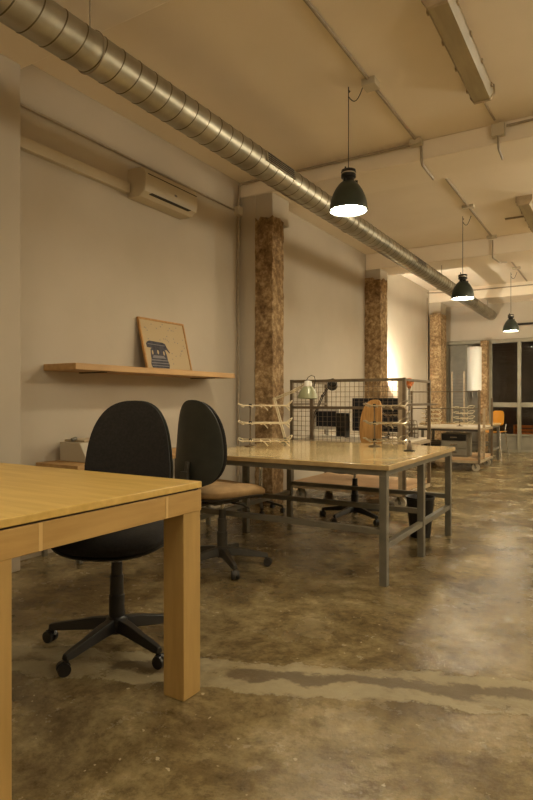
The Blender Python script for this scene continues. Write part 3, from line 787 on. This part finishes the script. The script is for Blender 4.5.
# ------------------------------------------------------------------ mesh carts
def caster(parent, x, y, r=.058):
    c = MB().box(x-.035, x+.035, y-.03, y+.03, .118, .125).bar((x,y-.024,.12), (x+.02,y-.024,r), .022, .004, (0,1,0)).bar((x,y+.024,.12), (x+.02,y+.024,r), .022, .004, (0,1,0)).build('caster', 'steel_paint', parent)
    MB().cyl((x+.02,y-.018,r), (x+.02,y+.018,r), r, n=28).build('wheel', 'wheel_pale', c, bevel=.004)
    MB().cyl((x+.02,y-.029,r), (x+.02,y+.029,r), r*.3, n=18).build('hub', 'steel_paint', c)
def grid(mb, axis, c, a0, a1, z0, z1, sp=.05, r=.0022, skip=None):
    n = max(1, round((a1-a0)/sp)); 
    for k in range(1, n):
        a = a0 + (a1-a0)*k/n
        if axis == 'x': mb.box(a-r, a+r, c-r, c+r, z0, z1)
        else: mb.box(c-r, c+r, a-r, a+r, z0, z1)
    n = max(1, round((z1-z0)/sp))
    for k in range(1, n):
        z = z0 + (z1-z0)*k/n
        if axis == 'x': mb.box(a0, a1, c-r*2.6, c-r, z-r, z+r)
        else: mb.box(c-r*2.6, c-r, a0, a1, z-r, z+r)
def cart(loc, W, D_, Hh, lab, zt=.655, mesh=True):
    # origin: front right corner; extends -x, +y
    t = thing('mesh_cart', lab, 'cart', loc, 0, 'wheeled steel workshop carts')
    pw = .032
    for x in (-W, -pw):
        for y in (0, D_-pw): MB().box(x, x+pw, y, y+pw, .125, Hh if (mesh or y == 0) else Hh-.12).build('corner_post', 'cart_steel', t, bevel=.002)
    f = MB()
    for z in (.125, zt-.045): 
        for y in (0, D_-pw): f.box(-W+pw, -pw, y, y+pw, z, z+.035)
        for x in (-W, -pw): f.box(x, x+pw, pw, D_-pw, z, z+.035)
    f.build('base_frame', 'cart_pale', t, bevel=.002)
    MB().box(-W+.005, -.005, .004, D_-.004, .16, .20).build('deck_board', 'deck', t, bevel=.002) if False else MB().box(-W+pw+.002, -pw-.002, .004, D_-.004, .162, .20).build('deck_board', 'deck', t, bevel=.002)
    MB().box(-W+pw+.002, -pw-.002, .036, D_-.036, zt-.01, zt+.012).build('desk_board', 'white_top' , t, bevel=.002)
    if mesh:
        MB().box(-pw-.042, -pw-.001, .002, .03, .125, Hh-.03).build('wide_upright', 'cart_pale', t, bevel=.002)
        r = MB()
        for z in (.985, Hh-pw): r.box(-W+pw, -pw, 0, pw*.9, z, z+pw*.9)
        for z in (1.02, Hh-pw):
            r.box(-pw, 0, pw, D_-pw, z, z+pw*.8)
            r.box(-W, -W+pw, pw, D_-pw, z, z+pw*.8)
        r.box(-W*.81, -W*.81+pw, 0, pw*.9, zt, .985)
        r.box(-W*.81, -W*.81+pw, 0, pw*.9, 1.014, Hh-pw)
        r.box(-pw, 0, D_, D_+.28, 1.02, 1.04)
        r.build('rail', 'cart_steel', t, bevel=.002)
        g = MB(); grid(g, 'x', .016, -W+pw, -pw, zt-.01, Hh-pw, .052, .0018)
        g.build('front_mesh', 'cart_steel', t)
        g = MB(); grid(g, 'y', -.016, pw, D_-pw, 1.03, Hh-pw, .05, .0016); g.build('side_mesh', 'wire_steel', t)
        g = MB(); grid(g, 'y', -W+.016, pw, D_-pw, 1.03, Hh-pw, .05, .0016); g.build('side_mesh', 'wire_steel', t)
    else:
        r = MB()
        for z in (.94, Hh-.03): r.box(-W+pw, -pw, .008, .02, z, z+.014)
        r.build('rail', 'cart_steel', t)
        g = MB()
        for k in range(18): g.box(-.024, -.008, pw, D_*.35, .22+k*.022, .226+k*.022)
        g.box(-pw, 0, D_*.35, D_*.35+pw, .16, .95)
        g.build('ladder_side', 'cart_pale', t)
        MB().box(-W+pw, -pw, -.012, 0.0, zt-.05, zt-.022).build('front_band', 'louver', t)
    for x in (-W+.09, -.09):
        for y in (.06, D_-.13): caster(t, x, y)
    return t
CX, CY = -1.80, 5.60
cart((CX, CY, 0), 1.29, .90, 1.30, 'steel mesh sided wheeled cart with monitors, right behind the steel table')
DX, DY = -1.80, 9.15
c2 = cart((DX, DY, 0), 1.06, 1.05, 1.23, 'open steel wheeled cart with thin rails, farther from the viewer', mesh=False)
c2['label'] = 'open steel wheeled cart with thin rails, farther away near the shopfront'

# monitors on cart 1 (desk z .667)
zt = .667
def monitor(x, y, w, z0, z1, rz, lab, body, stand=True):
    t = thing('computer_monitor', lab, 'monitor', (x, y, zt), rz)
    MB().box(-w/2, w/2, -.012, .02, z0-zt, z1-zt).build('casing', body, t, bevel=.004)
    b = .034 if body == 'monitor_white' else .016
    MB().box(-w/2+b, w/2-b, -.014, -.012, z0-zt+b, z1-zt-b).build('screen', 'screen', t)
    MB().box(-.02, .02, .02, .04, .0, (z0+z1)/2-zt).build('neck', body, t, bevel=.003)
    MB().box(-.10, .10, -.04, .10, 0, .012).build('foot', body, t, bevel=.004)
    return t
monitor(-2.83, 5.98, .30, .75, .99, R(8), 'small monitor with white frame and dark screen behind the mesh', 'monitor_white')
monitor(-2.26, 6.05, .58, .74, 1.10, R(-3), 'wide black monitor behind the mesh, beside the arched chair back', 'black_plastic')
t = thing('desktop_speaker', 'small black speaker between the two monitors on the mesh cart', 'speaker', (-2.62, 5.95, zt), 0)
MB().box(-.05,.05,-.06,.08,0,.27).build('cabinet', 'black_plastic', t, bevel=.004)
MB().lathe([(.035,0),(.03,.004),(.008,-.006),(.0005,-.004)], 24, T=Matrix.Translation((0,-.06,.08)) @ Matrix.Rotation(PI/2,4,'X'), cap1=False).lathe([(.02,0),(.016,.004),(.0005,.001)], 20, T=Matrix.Translation((0,-.06,.2)) @ Matrix.Rotation(PI/2,4,'X'), cap1=False).build('driver', 'dark_metal', t)
t = thing('keyboard', 'white keyboard lying in front of the small monitor', 'keyboard', (-2.75, 5.78, zt), R(5))
MB().box(-.2,.2,-.065,.065,0,.014).build('keyboard_body', 'monitor_white', t, bevel=.003)
k_ = MB()
for i in range(14):
    for j in range(5): k_.box(-.19+i*.0272, -.19+i*.0272+.022, -.058+j*.0235, -.058+j*.0235+.018, .014, .019)
kk = k_.build('keys', 'paper', t)
tag(MB().box(-.15,.15,-.105,.105,0,.004).build('paper_sheet', 'paper', loc=(-2.38, 5.77, zt)), 'white paper sheet lying on the mesh cart desk', 'paper')
# lamp heads on cart
desk_lamp(Vector((-2.98, 5.90, zt)), 0, 'dark clip-on desk lamp behind the mesh, left of the small monitor', 'dark_metal', 'dark_metal',
          [(0,0,.03), (.03,0,.22), (.14,0,.46), (.24,.05,.62)], (-.45, .9, -.35), r=.06, lit=38)
# round basket inside cart right side
t = thing('wire_basket', 'round wire basket on the right end of the mesh cart', 'basket', (CX-.16, CY+.62, zt))
b = MB()
for k in range(5): b.tube([(.10*(1-.04*k*k*.3)*math.cos(q), .10*(1-.04*k*k*.3)*math.sin(q), .008+.045*k) for q in [2*PI*i/20 for i in range(20)]], .0035, 6, True)
for i in range(10):
    q = 2*PI*i/10; b.tube([(.10*math.cos(q), .10*math.sin(q), .005), (.10*math.cos(q), .10*math.sin(q), .10), (.082*math.cos(q), .082*math.sin(q), .19)], .003, 6)
b.build('basket_wire', 'cart_steel', t)
# clamp lamp pointing up at the wall (its bulb lights the third bay)
desk_lamp(Vector((-3.02, 9.6, .0)), 0, 'reddish standing lamp between the open cart and the wall, shining upwards', 'orange', 'dark_metal',
          [(0,0,.03), (0,0,.7), (0,0,1.30)], (-.30, .72, .62), r=.085, lit=2100)

# cart 2 items
zt2 = .667
wire_stand((DX-.30, DY+.30, zt2), R(-15), 'four tier wire stand on the open cart, just left of its tall post', tiers=4, w=.26, h=.30, d=.2)
wire_stand((DX-.82, DY+.35, zt2), R(10), 'four tier wire stand at the left end of the open cart', tiers=4, w=.30, h=.27, d=.2)
wire_stand((CX-.17, CY+.22, zt), R(15), 'wire tray stand inside the mesh cart by its right corner post', tiers=3, w=.26, h=.27, d=.2, m='wire_steel')
t = thing('drawer_unit', 'grey drawer unit standing on the deck of the open cart', 'drawer unit', (DX-.42, DY+.30, .20))
MB().box(-.2,.2,-.15,.2,0,.36).build('cabinet', 'panel_grey', t, bevel=.004)
for z in (.02, .135, .25):
    d = MB().box(-.185,.185,-.16,-.15,z,z+.1).build('drawer', 'black_plastic' if z > .2 else 'panel_grey', t, bevel=.003)
    MB().box(-.05,.05,-.175,-.16,z+.045,z+.06).build('handle', 'chrome', d)

for k, (dx, dy, hh, lab) in enumerate(((-.62, .50, .09, 'low dark box lying on the deck of the open cart, left of the drawer unit'),)):
    t = thing('tool_box', lab, 'box', (DX-.80, DY+.45, .20))
    MB().box(-.14,.14,-.12,.12,0,.17).build('box_body', 'black_plastic', t, bevel=.006)
    MB().box(-.145,.145,-.125,.125,.17,.20).build('lid', 'grey_plastic', t, bevel=.004)
    MB().tube([(-.05,0,.195),(-.05,0,.225),(.05,0,.225),(.05,0,.195)], .006, 8).build('handle', 'chrome', t)
# tall narrow ladder rack near the shopfront
t = thing('ladder_rack', 'tall pale narrow slotted rack standing against the grey shopfront panel', 'rack', (X(463), YB-.45, 0))
b = MB().box(-.14,-.11,-.02,.02,0,1.68).box(.11,.14,-.02,.02,0,1.68)
b.build('upright', 'cart_pale', t)
b = MB()
for k in range(24): b.box(-.11,.11,-.012,.012,.1+k*.066,.112+k*.066)
b.build('rungs', 'steel_paint', t)
# white tank
tk = P(475, 349, y=YB-.45)
t = thing('water_heater', 'tall white cylinder mounted high beside the brown pier', 'water heater', (tk.x-.05, YB-.22, 1.27))
MB().lathe([(.02,0),(.145,.004),(.158,.012),(.16,.03),(.16,.90),(.155,.92),(.14,.932),(.02,.935)], 40).build('tank', 'tank', t)
MB().cyl((-.05,0,-.12), (-.05,0,.02), .01, n=10).cyl((.05,0,-.12), (.05,0,.02), .01, n=10).build('pipe_stub', 'chrome', t)
MB().box(-.1,.1,.12,.2,.2,.26).box(-.1,.1,.12,.2,.65,.71).build('mounting_bracket', 'steel_paint', t)

# yellow chair near shopfront
t = thing('yellow_chair', 'yellow plastic chair beyond the distant steel table', 'chair', (P(493,440,y=12.0).x, 12.15, 0), R(170))
MB().pad(sup(0,.12,.15,4,.05), .02, lambda x,z: .04*(x/.2)**2, T=Matrix.Translation((0,-.2,.72)) @ Matrix.Rotation(R(10),4,'X')).build('backrest', 'yellow', t, smooth=60)
MB().pad(sup(0,.21,.2,4), .022, lambda x,z: .02*(x/.2)**2, T=Matrix.Translation((0,0,.45)) @ Matrix(((1,0,0,0),(0,0,1,0),(0,1,0,0),(0,0,0,1)))).build('seat', 'yellow', t, smooth=60)
for sx in (-1,1):
    for sy in (-1,1): MB().cyl((sx*.2, sy*.2, 0), (sx*.16, sy*.15, .45), .012, n=10).build('leg', 'chrome', t)
MB().cyl((-.14,-.17,.44), (-.15,-.215,.60), .01, n=10).cyl((.14,-.17,.44), (.15,-.215,.60), .01, n=10).build('back_support', 'chrome', t)
# outside: street café stack, crates
def crate(x, y, z, m, lab, w=.3, h=.26):
    t = thing('plastic_crate', lab, 'crate', (x, y, z), 0, 'plastic crates outside the shopfront')
    b = MB().box(-w/2,w/2,-.15,.15,0,.02)
    for z_ in (.04,.12,.20): b.box(-w/2,w/2,-.15,-.135,z_,z_+.045).box(-w/2,w/2,.135,.15,z_,z_+.045).box(-w/2,-w/2+.015,-.135,.135,z_,z_+.045).box(w/2-.015,w/2,-.135,.135,z_,z_+.045)
    for sx in (-1,1):
        for sy in (-1,1): b.box(sx*w/2-.02, sx*w/2+.02, sy*.15-.02, sy*.15+.02, 0, h)
    b.build('crate_body', m, t)
y_ = YB+.75
crate(P(506,430,y=y_).x, y_, -.02, 'yellow', 'yellow plastic crate on the pavement behind the glass, left of the mullion')
crate(P(526,430,y=y_).x, y_, .28, 'orange', 'orange plastic crate behind the glass, right of the mullion, on a box', w=.42)
tag(MB().box(-.21,.21,-.18,.18,0,.30).build('cardboard_box', 'shutter', bevel=.005, loc=(P(526,430,y=y_).x, y_, -.02)), 'brown box under the orange crate outside', 'box')
# dark rail on back wall
t = thing('wall_rail', 'black horizontal rail fixed above the shopfront at the right edge', 'rail', (P(517,324,y=YB-.1).x, YB-.1, P(520,324,y=YB-.1).z))
MB().cyl((0,0,0), (1.6,0,0), .022, n=12).build('rod', 'dark_metal', t)
MB().box(.03,.05,0,.1,-.02,.02).box(1.5,1.52,0,.1,-.02,.02).build('bracket', 'dark_metal', t)

# ------------------------------------------------------------------ low side table at the wall behind the oak desk
t = thing('side_table', 'low narrow wooden table against the left wall behind the oak desk', 'table', (XW+.01, 2.62, 0))
MB().box(0,.42,0,1.5,.615,.65).build('tabletop', 'shelf', t, bevel=.003)
for x in (.02,.37):
    for y in (.03,1.44): MB().box(x,x+.03,y,y+.03,0,.615).build('leg', 'steel_paint', t, bevel=.002)
t = thing('storage_caddy', 'pale translucent plastic caddy with sloping side on the low wall table', 'caddy', (XW+.06, 2.78, .65))
MB().prism([(0,0),(.26,0),(.26,.04),(.20,.135),(0,.135)], .0, .36, T=Matrix.Identity(4)).build('caddy_body', 'cream_box', t, bevel=.005)
MB().box(.0,.205,.04,.34,.135,.15).build('lid', 'cart_pale', t, bevel=.004)
MB().cyl((.1,.02,.15),(.1,.06,.16),.012,n=12).build('latch', 'steel_paint', t)

# ------------------------------------------------------------------ world, camera, colour
wd = bpy.data.worlds.new('World'); bpy.context.scene.world = wd; wd.use_nodes = True
wd.node_tree.nodes['Background'].inputs[0].default_value = (.30,.22,.16,1); wd.node_tree.nodes['Background'].inputs[1].default_value = .3
cam = bpy.data.cameras.new('Camera'); co = bpy.data.objects.new('Camera', cam); C.objects.link(co)
cam.sensor_fit = 'VERTICAL'; cam.sensor_height = 36; cam.sensor_width = 24; cam.lens = 36*585/800
co.location = (0,0,H); co.rotation_euler = (PI/2, 0, math.atan(354/585))
cam.clip_start = .05
sc = bpy.context.scene; sc.camera = co
sc.view_settings.view_transform = 'Standard'; sc.view_settings.look = 'None'; sc.view_settings.gamma = 1
sc.view_settings.use_curve_mapping = False
sc.view_settings.exposure = 1.40
sc.cycles.max_bounces = 10; sc.cycles.diffuse_bounces = 6
sc.cycles.sample_clamp_indirect = 4
